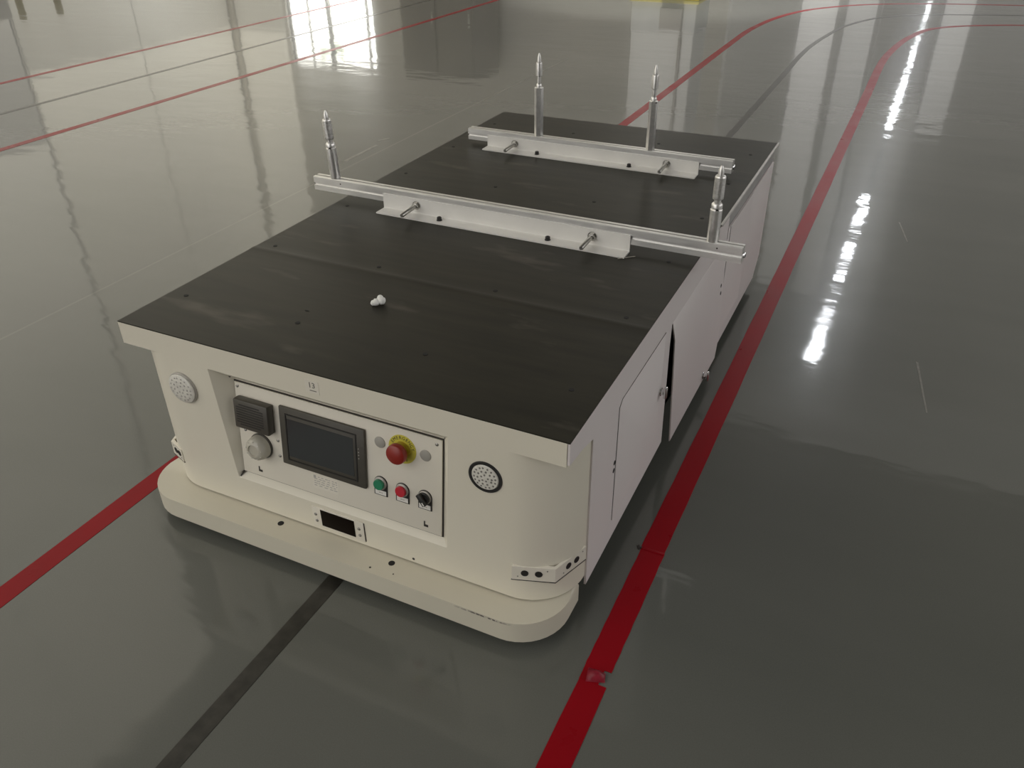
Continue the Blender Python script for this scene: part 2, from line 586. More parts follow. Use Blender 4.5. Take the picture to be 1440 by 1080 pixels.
# columns
def column(x, y, wx, wy, label, foot=True):
    r = empty('column', (x, y, 0))
    tag(r, label, 'column')
    c = B(); add_box(c, (x - wx / 2, y - wy / 2, .3301), (x + wx / 2, y + wy / 2, HH), bevel=.015)
    finish(c, 'shaft', COLM, r)
    c = B(); add_box(c, (x - wx / 2 - .006, y - wy / 2 - .006, .0351), (x + wx / 2 + .006, y + wy / 2 + .006, .33), bevel=.006)
    finish(c, 'skirting', SKIRT if foot else COLM, r)
    c = B(); add_box(c, (x - wx / 2 - .03, y - wy / 2 - .03, .0), (x + wx / 2 + .03, y + wy / 2 + .03, .035), bevel=.006)
    finish(c, 'foot', YPAINT if foot else COLM, r)
    if foot:
        c = B(); add_cyl(c, .018, .36, 3.2, frame((x + wx * .30, y - wy / 2 - .019, 0), (0, 0, 1)), 12)
        finish(c, 'conduit', MACH, r)
    return r
c1 = column(-1.30, 8.62, .70, .55, 'nearest white column, yellow painted foot at top edge of floor')
cb = B(); add_box(cb, (-1.32, 8.27, .08), (-1.08, 8.338, .30), bevel=.006)
finish(cb, 'junction_box', MACH, c1)

# added far partition beside the lanes; its glowing slots streak the floor
PY = 22.0
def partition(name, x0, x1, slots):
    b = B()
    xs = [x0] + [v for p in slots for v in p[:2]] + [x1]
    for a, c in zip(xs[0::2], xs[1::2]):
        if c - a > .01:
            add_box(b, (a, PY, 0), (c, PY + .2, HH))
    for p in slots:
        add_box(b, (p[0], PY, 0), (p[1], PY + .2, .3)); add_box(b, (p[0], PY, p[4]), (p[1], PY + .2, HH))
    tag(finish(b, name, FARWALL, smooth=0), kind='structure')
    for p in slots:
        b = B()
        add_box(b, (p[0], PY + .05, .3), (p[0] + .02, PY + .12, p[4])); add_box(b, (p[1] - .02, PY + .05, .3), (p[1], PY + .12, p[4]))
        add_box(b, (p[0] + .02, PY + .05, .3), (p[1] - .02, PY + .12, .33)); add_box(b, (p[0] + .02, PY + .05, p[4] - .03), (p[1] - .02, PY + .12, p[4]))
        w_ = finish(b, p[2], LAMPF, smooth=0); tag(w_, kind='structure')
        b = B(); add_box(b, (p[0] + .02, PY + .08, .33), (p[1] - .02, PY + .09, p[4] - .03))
        finish(b, 'pane', mat('glowing_slot_pane', (.7, .7, .68), .3, emit=(1., .97, .93), estr=p[3]), w_, smooth=0)
FARWALL = mat('far_partition_paint', (.80, .79, .77), .8, var=.05, vscale=.4)
partition('wall_far_left', -4.3, .12, [(-1.75, -.86, 'glow_slot_5', .64, 9.5), (-.68, .03, 'glow_slot_6', .46, 9.5)])
partition('wall_far_right', 1.42, 17.9, [(1.44, 2.10, 'glow_slot_7', .52, 4.6)])

# added spot, unseen above the near bay, to brighten the nearest column
sp0 = empty('added_column_spot', (-1.3, 2.6, 10.0))
tag(sp0, 'added spot high above the lanes, brightening the nearest white column', 'lamp')
aim = (Vector((-1.3, 8.35, 1.4)) - Vector((-1.3, 2.6, 10.0))).normalized()
b = B(); add_lathe(b, [(.06, -.16), (.10, -.14), (.12, 0), (.115, 0), (.09, -.10)], frame((-1.3, 2.6, 10.0), aim), 24); finish(b, 'lamp_can', LAMPF, sp0)
b = B(); add_cyl(b, .012, 10.12, HH, frame((-1.3, 2.52, 0), (0, 0, 1)), 10); finish(b, 'hanger', STEEL, sp0)
ld = bpy.data.lights.new('spot_beam', 'SPOT')
ld.energy = SPOT
ld.spot_size = math.radians(24)
ld.spot_blend = .6
ld.shadow_soft_size = .08
ld.color = (1, .97, .93)
lo = bpy.data.objects.new('spot_beam', ld); COL.objects.link(lo)
lo.parent = sp0
lo.rotation_euler = aim.to_track_quat('-Z', 'Y').to_euler()

# dark machine cabinets on the far side, each with a door
def cabinet(x0, x1, y0, y1, h, label):
    r = empty('machine_cabinet', ((x0 + x1) / 2, (y0 + y1) / 2, 0))
    tag(r, label, 'cabinet')
    c = B(); add_box(c, (x0, y0, .08), (x1, y1, h), bevel=.02); finish(c, 'housing', MACH, r)
    c = B(); add_box(c, (x0 + .05, y0 + .05, 0), (x1 - .05, y1 - .05, .08)); finish(c, 'plinth', BLACK, r)
    n = max(1, round((x1 - x0) / .7))
    for k in range(n):
        a = x0 + (x1 - x0) * k / n
        e = x0 + (x1 - x0) * (k + 1) / n
        c = B(); add_box(c, (a + .03, y0 - .022, .14), (e - .03, y0 - .001, h - .08), bevel=.004)
        d = finish(c, 'cabinet_door', MACH, r)
        c = B(); add_box(c, (e - .10, y0 - .05, h * .5), (e - .07, y0 - .022, h * .5 + .14)); finish(c, 'handle', STEEL, d)
cabinet(-7.75, -6.2, 13.2, 14.2, 2.25, 'tall grey machine cabinet to the right of the glazed door')

# bollards at far left
for x, y, h, lb in ((-10.55, 7.55, .62, 'dull yellow bollard furthest left, beyond the cross lane'), (-10.0, 7.75, .55, 'shorter dull yellow bollard right of the other')):
    r = empty('bollard', (x, y, 0)); tag(r, lb, 'bollard', 'yellow bollards by the cross lane')
    c = B(); add_lathe(c, [(.05, .012), (.05, h - .03), (.035, h - .008), (0, h)], frame((x, y, 0), (0, 0, 1))); finish(c, 'post', DULLY, r)
    c = B(); add_cyl(c, .10, 0, .0115, frame((x, y, 0), (0, 0, 1))); finish(c, 'base_plate', BLACK, r)

# ceiling lamps: one row over the lane
lamp_src = None
HL = 5.0
rows = [(10.25, 11.7), (12.0, 12.15), (13.1, 13.5), (14.15, 15.0), (15.95, 17.6), (24.0, 25.0), (25.9, 26.7), (27.8, 28.4), (29.6, 30.2), (32.6, 33.0), (34.3, 34.8), (37.7, 38.0), (44.0, 44.6), (48.0, 48.6)]
ORD = ['nearest the cart', 'second from the cart', 'third from the cart', 'fourth from the cart', 'fifth from the cart', 'sixth from the cart', 'seventh from the cart', 'eighth from the cart',
       'ninth from the cart', 'tenth from the cart', 'fourth from the far end', 'third from the far end', 'second from the far end', 'at the far end']
for k, (a, c) in enumerate(rows):
    r = empty('ceiling_lamp', (.82, (a + c) / 2, HL))
    tag(r, 'ceiling lamp %s, its row mirrored in the floor' % ORD[k], 'lamp', 'row of ceiling lamps over the right lane')
    lb = B(); add_box(lb, (.72, a, HL + .022), (.92, c, HL + .08), bevel=.008); finish(lb, 'housing', LAMPF, r)
    lb = B(); add_box(lb, (.73, a + .01, HL), (.91, c - .01, HL + .0215)); finish(lb, 'diffuser', LAMPM, r, smooth=0)
    for y in (a + .08 * (c - a), c - .08 * (c - a)):
        lb = B(); add_cyl(lb, .006, HL + .08, 5.12, frame((.82, y, 0), (0, 0, 1)), n=8); finish(lb, 'hanger', STEEL, r)

b = B(); add_box(b, (-13.2, 62, 0), (18, 62.2, HH))
tag(finish(b, 'wall_end', mat('grey_end_wall', (.55, .54, .52), .8, var=.05, vscale=.3), smooth=0), kind='structure')
b = B(); add_box(b, (18, RY0, 0), (18.2, 62, 3.0))  # low wall added out of view to cut the light from the right
tag(finish(b, 'blocker_wall_right', mat('grey_right_wall', (.45, .44, .43), .8, var=.05, vscale=.3), smooth=0), kind='structure')
# ---------------------------------------------------------------- floor tapes
def spline(pts, n=8):
    out = []
    P = [Vector((*p, 0)) for p in pts]
    for i in range(len(P) - 1):
        p0, p1, p2, p3 = P[max(i - 1, 0)], P[i], P[i + 1], P[min(i + 2, len(P) - 1)]
        for k in range(n):
            t = k / n
            out.append(.5 * ((2 * p1) + (p2 - p0) * t + (2 * p0 - 5 * p1 + 4 * p2 - p3) * t * t + (3 * p1 - p0 - 3 * p2 + p3) * t ** 3))
    out.append(P[-1])
    return out

def ribbon(bm, pts, w, z=.0008, z0=0.0):
    L, Rr = [], []
    for i, p in enumerate(pts):
        d = (pts[min(i + 1, len(pts) - 1)] - pts[max(i - 1, 0)]).normalized()
        nrm = Vector((-d.y, d.x, 0)) * w / 2
        jig = 1 + .02 * math.sin(i * 2.1)
        L.append(p + nrm * jig); Rr.append(p - nrm * jig)
    up = [(bm.verts.new((a.x, a.y, z)), bm.verts.new((c.x, c.y, z))) for a, c in zip(L, Rr)]
    dn = [(bm.verts.new((a.x, a.y, z0)), bm.verts.new((c.x, c.y, z0))) for a, c in zip(L, Rr)]
    for i in range(len(pts) - 1):
        bm.faces.new((up[i][0], up[i][1], up[i + 1][1], up[i + 1][0]))
        bm.faces.new((up[i][0], up[i + 1][0], dn[i + 1][0], dn[i][0]))
        bm.faces.new((up[i][1], dn[i][1], dn[i + 1][1], up[i + 1][1]))
    bm.faces.new((up[0][0], dn[0][0], dn[0][1], up[0][1]))
    bm.faces.new((up[-1][0], up[-1][1], dn[-1][1], dn[-1][0]))

def tape(pts, w, m, label, smooth_curve=True):
    bm = B()
    ribbon(bm, spline(pts), w)
    o = finish(bm, 'floor_tape', m, smooth=0)
    return tag(o, label, 'floor tape')

def straight(x, y0, y1, step=.5):
    n = max(1, int(abs(y1 - y0) / step))
    return [(x, y0 + (y1 - y0) * k / n) for k in range(n + 1)]

tape(straight(-.088, -5, 6.0, 1) + [(-.07, 6.9), (.06, 7.7), (.33, 8.3), (.89, 8.80), (2.0, 9.15), (4, 9.4), (9, 9.6)], .052, TAPER,
     'red lane tape passing left of the white cart and curving right far behind')
tape(straight(.505, -5, 6.0, 1) + [(.56, 6.7), (.68, 7.4), (.98, 8.0), (1.6, 8.35), (3, 8.6), (8, 8.8)], .036, TAPEB,
     'black guide tape on the lane centre running under the white cart')
far = tape([(1.079, .312)] + straight(1.08, .8, 5.8, 1) + [(1.12, 6.4), (1.20, 6.95), (1.36, 7.45), (1.75, 7.78), (2.4, 7.98), (4, 8.1), (9, 8.2)], .052, TAPER,
           'long red tape right of the cart curving away beyond the torn patch')
near = tape(straight(1.083, -5, -.060, 1), .053, TAPER, 'nearest red tape piece in the foreground, below the torn lump')
mid = tape([(1.081, -.026), (1.081, .1), (1.0805, .311)], .051, TAPER, 'short red tape piece between the torn lump and the next joint')
# torn, folded-up flap at the joint
nk = B()
add_prism(nk, [(1.0565, -.061), (1.094, -.061), (1.090, -.040), (1.094, -.0255), (1.056, -.0255)], 0.0, .0011)
finish(nk, 'torn_neck', TAPER, near, smooth=0)
fl = B()
nx, ny = 10, 9
g = [[None] * ny for _ in range(nx)]
for i in range(nx):
    for j in range(ny):
        u, v = i / (nx - 1), j / (ny - 1)
        x = 1.070 + .033 * u - .006 * v
        y = -.064 + .032 * v + .012 * u * (1 - v)
        z = .0016 + .013 * math.sin(math.pi * min(1, v * 1.02)) * math.sin(math.pi * (.12 + .80 * u)) ** 1.2 + random.uniform(0, .0028) * (0 < j < ny - 1)
        g[i][j] = fl.verts.new((x, y, z))
for i in range(nx - 1):
    for j in range(ny - 1):
        fl.faces.new((g[i][j], g[i + 1][j], g[i + 1][j + 1], g[i][j + 1]))
r = bmesh.ops.solidify(fl, geom=fl.faces[:], thickness=.0007)
CRUMP = mat('crumpled_tape', (.46, .03, .06), .3, var=.2, vscale=60)
tag(finish(fl, 'torn_flap', CRUMP, near, smooth=60), 'crumpled torn flap of red tape')
sm = B()
add_box(sm, (1.0552, .306, .0008), (1.1057, .314, .0016), bevel=.0003)
finish(sm, 'overlap_seam', TAPER, mid)
dk_ = B()
add_prism(dk_, [(1.044, .311), (1.050, .302), (1.056, .309), (1.056, .316), (1.051, .311), (1.047, .318)], 0.0, .0012)
finish(dk_, 'lifted_dirty_edge', INK, mid, smooth=0)
CL = [(-4.40, 'thin red tape furthest left, first of the cross lane lines', TAPER, .05), (-3.655, 'thin black tape between the two red lines of the cross lane', TAPEB, .036),
      (-2.985, 'red tape of the cross lane lying nearest the cart', TAPER, .05)]
for x, lb, m, wd in CL:
    tape(straight(x + .06, -4, 13.6, 2), wd, m, lb)

RESID = mat('pale_glue_residue', (.23, .225, .205), .15, var=.15, vscale=40)
for pts, lb in (([(-1.150, 2.30), (-1.128, 2.31), (-1.136, 2.60), (-1.154, 2.61)], 'pale glue smear along the floor joint left of the cart'),
                ([(-1.192, 2.680), (-1.180, 2.672), (-1.150, 2.735), (-1.160, 2.745)], 'small pale glue dash at the far end of the smear by the floor joint'),
                ([(1.546, 1.40), (1.553, 1.397), (1.590, 1.125), (1.586, 1.125)], 'thin pale scratch on bare floor right of the nearest lamp streak'),
                ([(1.417, 2.56), (1.424, 2.555), (1.466, 2.355), (1.461, 2.355)], 'thin pale scratch on bare floor right of the middle lamp streaks')):
    b = B(); add_prism(b, pts, 0, .0006)
    tag(finish(b, 'floor_mark', RESID, smooth=0), lb, 'floor mark')

# ================================================================ THE CART (automated guided vehicle)
AGV = empty('guided_cart', (.5, .9, 0))
tag(AGV, 'white automated guided cart with dark flat deck and control panel, parked across black tape', 'cart')
HD = .475     # deck height
X0, X1, YB = 0.0, 1.0, 1.802

# chassis, wheels
b = B(); add_box(b, (.03, .14, .10), (.975, 1.74, .465)); finish(b, 'chassis', DARKIN, AGV, smooth=0)
b = B(); add_box(b, (.08, .03, .05), (.90, .2, .10)); add_box(b, (.05, .2, .06), (.95, 1.7, .10)); finish(b, 'floor_pan', DARKIN, AGV, smooth=0)
for x in (.10, .84):
    for y in (.42, 1.38):
        wb = B(); Mw = frame((x, y, .06), (1, 0, 0)); add_lathe(wb, [(.02, 0), (.052, .004), (.06, .012), (.06, .038), (.052, .046), (.02, .05)], Mw, 28)
        finish(wb, 'wheel', RUBBER, AGV)

# body shell: front fascia with rounded corners and a trapezoid niche
ZB, ZT = .077, .4235
R0_ = .11
XL, XR = .0035, .9965
fa = B()
def quad(*ps):
    fa.faces.new([fa.verts.new(p) for p in ps])
NI = [(.225, .417), (.241, .148), (.754, .148), (.772, .417)]          # niche mouth: TL, BL, BR, TR
xi0, xi1 = XL + R0_, XR - R0_
# front plate around the niche
quad((xi0, 0, ZT), (xi0, 0, ZB), (NI[1][0], 0, NI[1][1]), (NI[0][0], 0, NI[0][1]))
quad((xi0, 0, ZB), (xi1, 0, ZB), (NI[2][0], 0, NI[2][1]), (NI[1][0], 0, NI[1][1]))
quad((xi1, 0, ZB), (xi1, 0, ZT), (NI[3][0], 0, NI[3][1]), (NI[2][0], 0, NI[2][1]))
quad((xi1, 0, ZT), (xi0, 0, ZT), (NI[0][0], 0, NI[0][1]), (NI[3][0], 0, NI[3][1]))
PA, PBt = Vector((0, .008, .167)), Vector((0, .034, .381))
PV = (PBt - PA).normalized()
PN = Vector((1, 0, 0)).cross(PV).normalized()      # points out of the panel, towards the viewer
def PP(u, v, h=0.):
    q = PA + PV * v + PN * h
    return Vector((u, q.y, q.z))
inn = [PP(.2535, .2175, -.002), PP(.2535, -.0025, -.002), PP(.7425, -.0025, -.002), PP(.7425, .2175, -.002)]
for k in range(4):
    j = (k + 1) % 4
    quad((NI[k][0], 0, NI[k][1]), (NI[j][0], 0, NI[j][1]), inn[j], inn[k])
quad(*inn)
# corners and sides
for sx in (0, 1):
    cx = xi0 if sx == 0 else xi1
    arc = []
    for k in range(13):
        a = math.radians(90 * k / 12)
        arc.append((cx + (-1 if sx == 0 else 1) * R0_ * math.sin(a), R0_ - R0_ * math.cos(a)))
    arc.append((XL if sx == 0 else XR, .20))
    for (xa, ya), (xb, yb) in zip(arc, arc[1:]):
        quad((xa, ya, ZB), (xb, yb, ZB), (xb, yb, ZT), (xa, ya, ZT))
    # underside and top closing fans
    for z in (ZB, ZT):
        vs = [fa.verts.new((x, y, z)) for x, y in arc] + [fa.verts.new((cx, .20, z))]
        fa.faces.new(vs)
for z in (ZB,):
    quad((xi0, 0, z), (xi0, .2, z), (xi1, .2, z), (xi1, 0, z))
bmesh.ops.remove_doubles(fa, verts=fa.verts[:], dist=1e-5)
shell = finish(fa, 'front_fascia', WHITE, AGV, smooth=30)
dt = B(); add_lathe(dt, [(.003, 0), (.003, .0006)], frame((.674, 0, .086), (0, -1, 0)), 10); finish(dt, 'pin_hole', INK, shell)

# square-cornered lip under the deck
b = B(); add_box(b, (0, 0, ZT), (.9945, .012, .4725))
add_box(b, (0.0, .0121, ZT + .001), (.012, YB, .4725)); add_box(b, (.0121, YB - .012, ZT), (.985, YB, .4725))
add_box(b, (.012, .0121, ZT + .0005), (.9945, .16, ZT + .003))
finish(b, 'deck_lip', WHITE, AGV)

# deck sheet with a soft fold across it
dk = B()
ys = [0, .30, .38, .40, .408, .415, .422, .430, .45, .55, .9, 1.3, YB]
hz = {.38: 0, .40: .0002, .408: .0008, .415: .0013, .422: .0007, .430: .0001}
top = [[dk.verts.new((x, y, HD + hz.get(y, 0))) for y in ys] for x in (0, 1)]
bot = [[dk.verts.new((x, y, HD - .0025)) for y in ys] for x in (0, 1)]
for i in range(len(ys) - 1):
    dk.faces.new((top[0][i], top[1][i], top[1][i + 1], top[0][i + 1]))
    dk.faces.new((bot[0][i], bot[0][i + 1], bot[1][i + 1], bot[1][i]))
    dk.faces.new((top[0][i], top[0][i + 1], bot[0][i + 1], bot[0][i]))
    dk.faces.new((top[1][i], bot[1][i], bot[1][i + 1], top[1][i + 1]))
dk.faces.new((top[0][0], bot[0][0], bot[1][0], top[1][0]))
dk.faces.new((top[0][-1], top[1][-1], bot[1][-1], bot[0][-1]))
deck = finish(dk, 'deck_plate', DECK, AGV, smooth=20)
# bright folded edge on the right rear
EDGE = mat('worn_deck_edge', (.52, .51, .49), .4, metal=.2, var=.1, vscale=30)
b = B(); add_box(b, (.996, 1.02, HD - .004), (1.003, YB, HD + .0022), bevel=.001); finish(b, 'worn_edge', EDGE, deck)
hole = None
for xi, x in enumerate((.044, .344, .644, .942)):
    for yi, y in enumerate((.147, .444, .745, 1.046, 1.339, 1.64)):
        if yi in (2, 4) and xi in (1, 2):
            continue
        if hole is None:
            b = B(); add_cyl(b, .0052, 0, .0006, frame((x, y, HD), (0, 0, 1)), n=14); hole = finish(b, 'deck_hole', DARKIN, deck, at=(x, y, HD))
        else:
            again(hole, (x, y, HD), deck)
again(hole, (.328, .198, HD), deck).scale = (1.1, .35, 1)

# ---- side panels, right side
def yz(bm, pts, x0, x1, bevel=0.):
    """polygon in (y,z) between x0 and x1"""
    add_prism(bm, pts, 0, x1 - x0, Matrix(((0, 0, 1, x0), (1, 0, 0, 0), (0, 1, 0, 0), (0, 0, 0, 1))), bevel)
b = B()
yz(b, [(0.001, .428), (.06, ZT), (.112, .41), (.112, .052), (.618, .062), (.600, .345), (.600, .395), (1.115, .40), (1.115, .4725), (0.001, .4725)], .9955, 1.0, .0008)
side = finish(b, 'side_panel', SIDEW, AGV, smooth=25)
# access door in the front side panel
b = B(); yz(b, [(.251, .108), (.553, .108), (.553, .400), (.268, .400), (.251, .388)], .9995, 1.0006); finish(b, 'door_gasket', INK, side, smooth=0)
b = B(); yz(b, [(.2525, .106), (.5515, .106), (.5515, .3985), (.2685, .3985), (.2525, .3870)], .9998, 1.0016, .0008); door = finish(b, 'access_door', SIDEW, AGV, smooth=25)
def latch(y, z, x, parent, nx=(1, 0, 0)):
    lb = B()
    M = frame((x, y, z), nx, (0, 1, 0))
    add_cyl(lb, .010, 0, .004, M, 20, .001)
    add_cyl(lb, .0065, .004, .009, M, 16)
    add_box(lb, (-.0055, -.014, .009), (.0055, .014, .017), M, .002)
    return finish(lb, 'latch', CHROME, parent)
latch(.545, .252, 1.0016, door)
HO = None
for y, z in ((.245, .262), (.243, .244)):
    b = B(); add_cyl(b, .0052, 0, .0006, frame((1.0, y, z), (1, 0, 0)), n=14); finish(b, 'hinge_hole', DARKIN, side)
DIRT = mat('grey_dirt', (.40, .38, .36), .7)
for y, z, ry in ((.03, .42, .004), (.045, .405, .005), (.028, .39, .003), (.052, .395, .006), (.04, .38, .004)):
    pass

# hinged middle panel, swung out at its foot
ang = math.atan2(.0155, .40 - .05)
b = B()
Mh = Matrix.Translation((1.0, 0, .397)) @ Matrix.Rotation(-ang, 4, 'Y')
Myz = Mh @ Matrix(((0, 0, 1, -.003), (1, 0, 0, 0), (0, 1, 0, 0), (0, 0, 0, 1)))
add_prism(b, [(.642, -.345), (1.096, -.352), (1.125, -.30), (1.125, 0), (.605, 0), (.636, -.06)], 0, .003, Myz, .001)
hp = finish(b, 'hinged_panel', SIDEW, AGV, smooth=25)
tag(hp, 'side panel standing slightly open at its foot')
b = B(); yz(b, [(.612, .398), (.625, .398), (.643, .08), (.632, .08)], .93, .931); 
finish(b, 'frame_post', DARKIN, AGV, smooth=0)
latch(.955, .066, 1.0145, hp)
for y, z in ((1.095, .274), (1.098, .250)):
    b = B(); add_cyl(b, .0055, -.001, .0006, frame((1.0 + .0443 * (.397 - z), y, z), (1, 0, .0443)), n=14); finish(b, 'hinge_hole', DARKIN, hp)

# rear panel
b = B(); yz(b, [(1.128, .036), (1.70, .036), (1.765, .10), (1.765, .424), (1.128, .424)], .9945, .9995, .001)
rear = finish(b, 'rear_panel', SIDEW, AGV, smooth=25)
b = B(); yz(b, [(1.150, .085), (1.440, .085), (1.440, .4242), (1.150, .4242)], .9994, 1.0004); finish(b, 'door_gasket', INK, rear, smooth=0)
b = B(); yz(b, [(1.1512, .084), (1.4388, .084), (1.4388, .4246), (1.1512, .4246)], .9996, 1.0012, .0008); finish(b, 'rear_access_door', SIDEW, AGV, smooth=25)
b = B(); add_box(b, (.985, 1.10, .415), (.9935, 1.79, .4715)); finish(b, 'deck_beam', mat('grey_beam_paint', (.36, .35, .34), .5, var=.1, vscale=12), AGV, smooth=0)
# far (left) side, back
b = B(); yz(b, [(.13, .052), (1.76, .052), (1.76, .424), (.13, .424)], .0005, .0055, .001); finish(b, 'left_panel', SIDEW, AGV, smooth=25)
b = B(); add_box(b, (.03, 1.765, .06), (.99, 1.77, .424)); finish(b, 'back_panel', SIDEW, AGV, smooth=0)

# ---- bumper
bu = B()
BX0, BX1, BYF, BYE, BR = -.018, .993, -.060, .092, .10
out = [(BX0, BYE)]
for k in range(11):
    a = math.radians(90 * k / 10)
    out.append((BX0 + BR - BR * math.cos(a), BYF + BR - BR * math.sin(a)))
for k in range(11):
    a = math.radians(90 * k / 10)
    out.append((BX1 - BR + BR * math.sin(a), BYF + BR - BR * math.cos(a)))
out.append((BX1, BYE))
add_prism(bu, out, .0245, .0735, None, .008, 4)
bump = finish(bu, 'front_bumper', BUMP, AGV, smooth=40)
for x in (.354, .633):
    b = B(); add_cyl(b, .0068, 0, .0006, frame((x, -.019, .0735), (0, 0, 1)), n=18); finish(b, 'bolt_hole', DARKIN, bump)
for x, y, r in ((.60, -.047, .0022), (.652, -.043, .0016)):
    b = B(); add_cyl(b, r, 0, .0005, frame((x, y, .0735), (0, 0, 1)), n=8); finish(b, 'dirt_speck', INK, bump)

# ---- round lamps
def headlamp(x, z, r, proud, dark, label):
    M = frame((x, 0, z), (0, -1, 0))
    hb = B(); add_lathe(hb, [(r, -.02), (r, proud * .5), (r * .97, proud * .5 + .0015), (r * .82, proud * .5 + .0015), (r * .80, -.004)], M, 40)
    o = finish(hb, 'round_lamp', BLACK if dark else BEZEL, AGV)
    tag(o, label)
    lb = B(); rr = r * (.80 if dark else .93)
    add_lathe(lb, [(rr, -.003), (rr, proud), (rr * .94, proud + .0016), (rr * .5, proud + .0026), (0, proud + .003)], M, 40)
    ln = finish(lb, 'lens', LENS, o)
    rnd = random.Random(int(x * 1000))
    for ring, n in ((.78, 16), (.52, 10), (.25, 5)):
        eb = B()
        for k in range(n):
            a = 2 * math.pi * (k + rnd.random() * .4) / n
            h = proud + .0018 if ring > .7 else proud + .0026
            add_lathe(eb, [(.0023, h - .001), (.0019, h + .0006), (0, h + .001)], M @ Matrix.Translation((rr * ring * math.cos(a), rr * ring * math.sin(a), 0)), 8)
        finish(eb, 'led_ring', LENSD if dark else FAINT, o)
headlamp(.1445, .352, .036, .007, False, 'round pale lamp at left')
headlamp(.8435, .353, .0335, .0012, True, 'round lamp in a black ring at right')

# ---- number label "13"
def XZ(x, z, y=-.0004):
    return Matrix(((1, 0, 0, x), (0, 0, -1, y), (0, 1, 0, z), (0, 0, 0, 1)))
b = B(); add_box(b, (.470, -.0006, .430), (.501, .0002, .458)); lab = finish(b, 'number_label', WHITE2, AGV, smooth=0)
b = B(); text_mesh(b, '13', .017, XZ(.4855, .4475, -.0008)); add_box(b, (.480, -.0011, .4355), (.495, -.0007, .437)); finish(b, 'number_print', GREYINK, lab, smooth=0)

# ---- niche corner gaps
b = B(); add_prism(b, [(.2432, .1502), (.2465, .1502), (.2565, .1655), (.2535, .1660)], 0, .006, Matrix(((1, 0, 0, 0), (0, 0, -1, .0075), (0, 1, 0, 0), (0, 0, 0, 1))))
finish(b, 'corner_gap', INK, shell, smooth=0)
for x, z in ((.2505, .3905), (.7500, .3905)):
    b = B(); add_cyl(b, .0028, 0, .0008, frame((x, .0285, z), (0, -1, .3)), 10); finish(b, 'corner_gap', INK, shell)
# ---- laser sensor window at the foot of the fascia
b = B(); add_box(b, (.432, -.002, .086), (.560, .0005, .139), bevel=.0008); sp = finish(b, 'scanner_plate', WHITE2, AGV)
b = B(); add_box(b, (.454, -.0028, .0925), (.538, -.0019, .1355), bevel=.0003); finish(b, 'scanner_window', mat('dark_scanner_glass', (.008, .005, .0035), .5, spec=.05), sp)
for x, z in ((.4405, .119), (.4415, .102), (.5485, .119), (.5490, .102)):
    b = B(); add_lathe(b, [(.0034, 0), (.0034, .0012), (.0018, .0022), (0, .0024)], frame((x, -.002, z), (0, -1, 0)), 14); finish(b, 'screw', SCREW, sp)
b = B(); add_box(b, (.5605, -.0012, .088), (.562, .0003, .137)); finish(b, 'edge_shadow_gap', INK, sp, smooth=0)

# ---- corner ultrasonic brackets
def corner_sensor(mirror):
    def mx(x):
        return 1.0 - x if mirror else x
    pts = [(.894, -.0045), (.9715, .0215), (1.0005, .103)]
    if mirror:
        pts[0] = (.926, .0055)
    z0, z1 = .130, .1635
    sb_ = B()
    inner = [(pts[0][0], pts[0][1] + .006), (.968, .028), (.9965, .104)]
    outl = pts + inner[::-1]
    add_prism(sb_, [(mx(x), y) for x, y in (outl if not mirror else outl[::-1])], z0, z1, None, .0006)
    o = finish(sb_, 'corner_sensor_bracket', WHITE2, AGV, smooth=25)
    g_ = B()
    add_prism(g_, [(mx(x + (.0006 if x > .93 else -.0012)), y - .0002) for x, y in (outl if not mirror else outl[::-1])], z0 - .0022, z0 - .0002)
    finish(g_, 'bracket_shade_strip', INK, o, smooth=0)  # dark strip standing in for recess shade below the plate
    for i, ts in ((0, (.30, .62)), (1, (.42, .68))):
        a, c = Vector((*pts[i], 0)), Vector((*pts[i + 1], 0))
        d = (c - a).normalized()
        nn = Vector((d.y, -d.x, 0))
        for t in ts:
            p = a + (c - a) * t
            n2 = Vector((-nn.x, nn.y, 0)) if mirror else nn
            M = frame((mx(p.x), p.y, .1475), n2)
            hb = B(); add_lathe(hb, [(.0072, -.001), (.0072, .0008), (.006, .0010), (.0055, .0002), (0, .0002)], M, 20); finish(hb, 'ultrasonic_sensor', BLACK, o)
        for t, dz in ((ts[0] - .16, -.009), (ts[1] + .2, .009)):
            p = a + (c - a) * t
            n2 = Vector((-nn.x, nn.y, 0)) if mirror else nn
            M = frame((mx(p.x), p.y, .1475 + dz), n2)
            hb = B(); add_cyl(hb, .0014, 0, .0006, M, 8); finish(hb, 'rivet', SCREW, o)
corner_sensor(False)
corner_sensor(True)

# ================================================================ control panel
PM = Matrix(((1, 0, 0, 0), (0, PV.y, PN.y, PA.y), (0, PV.z, PN.z, PA.z), (0, 0, 0, 1)))   # (u, v, h) -> world
def PF(u, v, h=0.):
    return PM @ Matrix.Translation((u, v, h))
b = B(); add_box(b, (.2560, 0, 0), (.7405, .2130, .0025), PM, .0006); panel = finish(b, 'control_panel', WHITE2, AGV)
b = B(); add_box(b, (.2538, -.0022, -.0015), (.7427, .2155, .0002), PM); finish(b, 'panel_gap', INK, panel, smooth=0)
PH = .0025
for u, v in ((.2634, .204), (.272, .1045), (.3565, .1025), (.3585, .0665), (.7295, .202)):
    b = B(); add_lathe(b, [(.0033, PH), (.0033, PH + .001), (.002, PH + .0018), (0, PH + .002)], PF(u, v), 14); finish(b, 'screw', SCREW, panel)
for u in (.2985, .7025):
    b = B(); add_box(b, (u - .0015, .0115, PH), (u + .0015, .0235, PH + .0005), PM); add_box(b, (u - .0015, .0112, PH), (u + .008, .0162, PH + .0006), PM)
    finish(b, 'lock_mark', INK, panel, smooth=0)
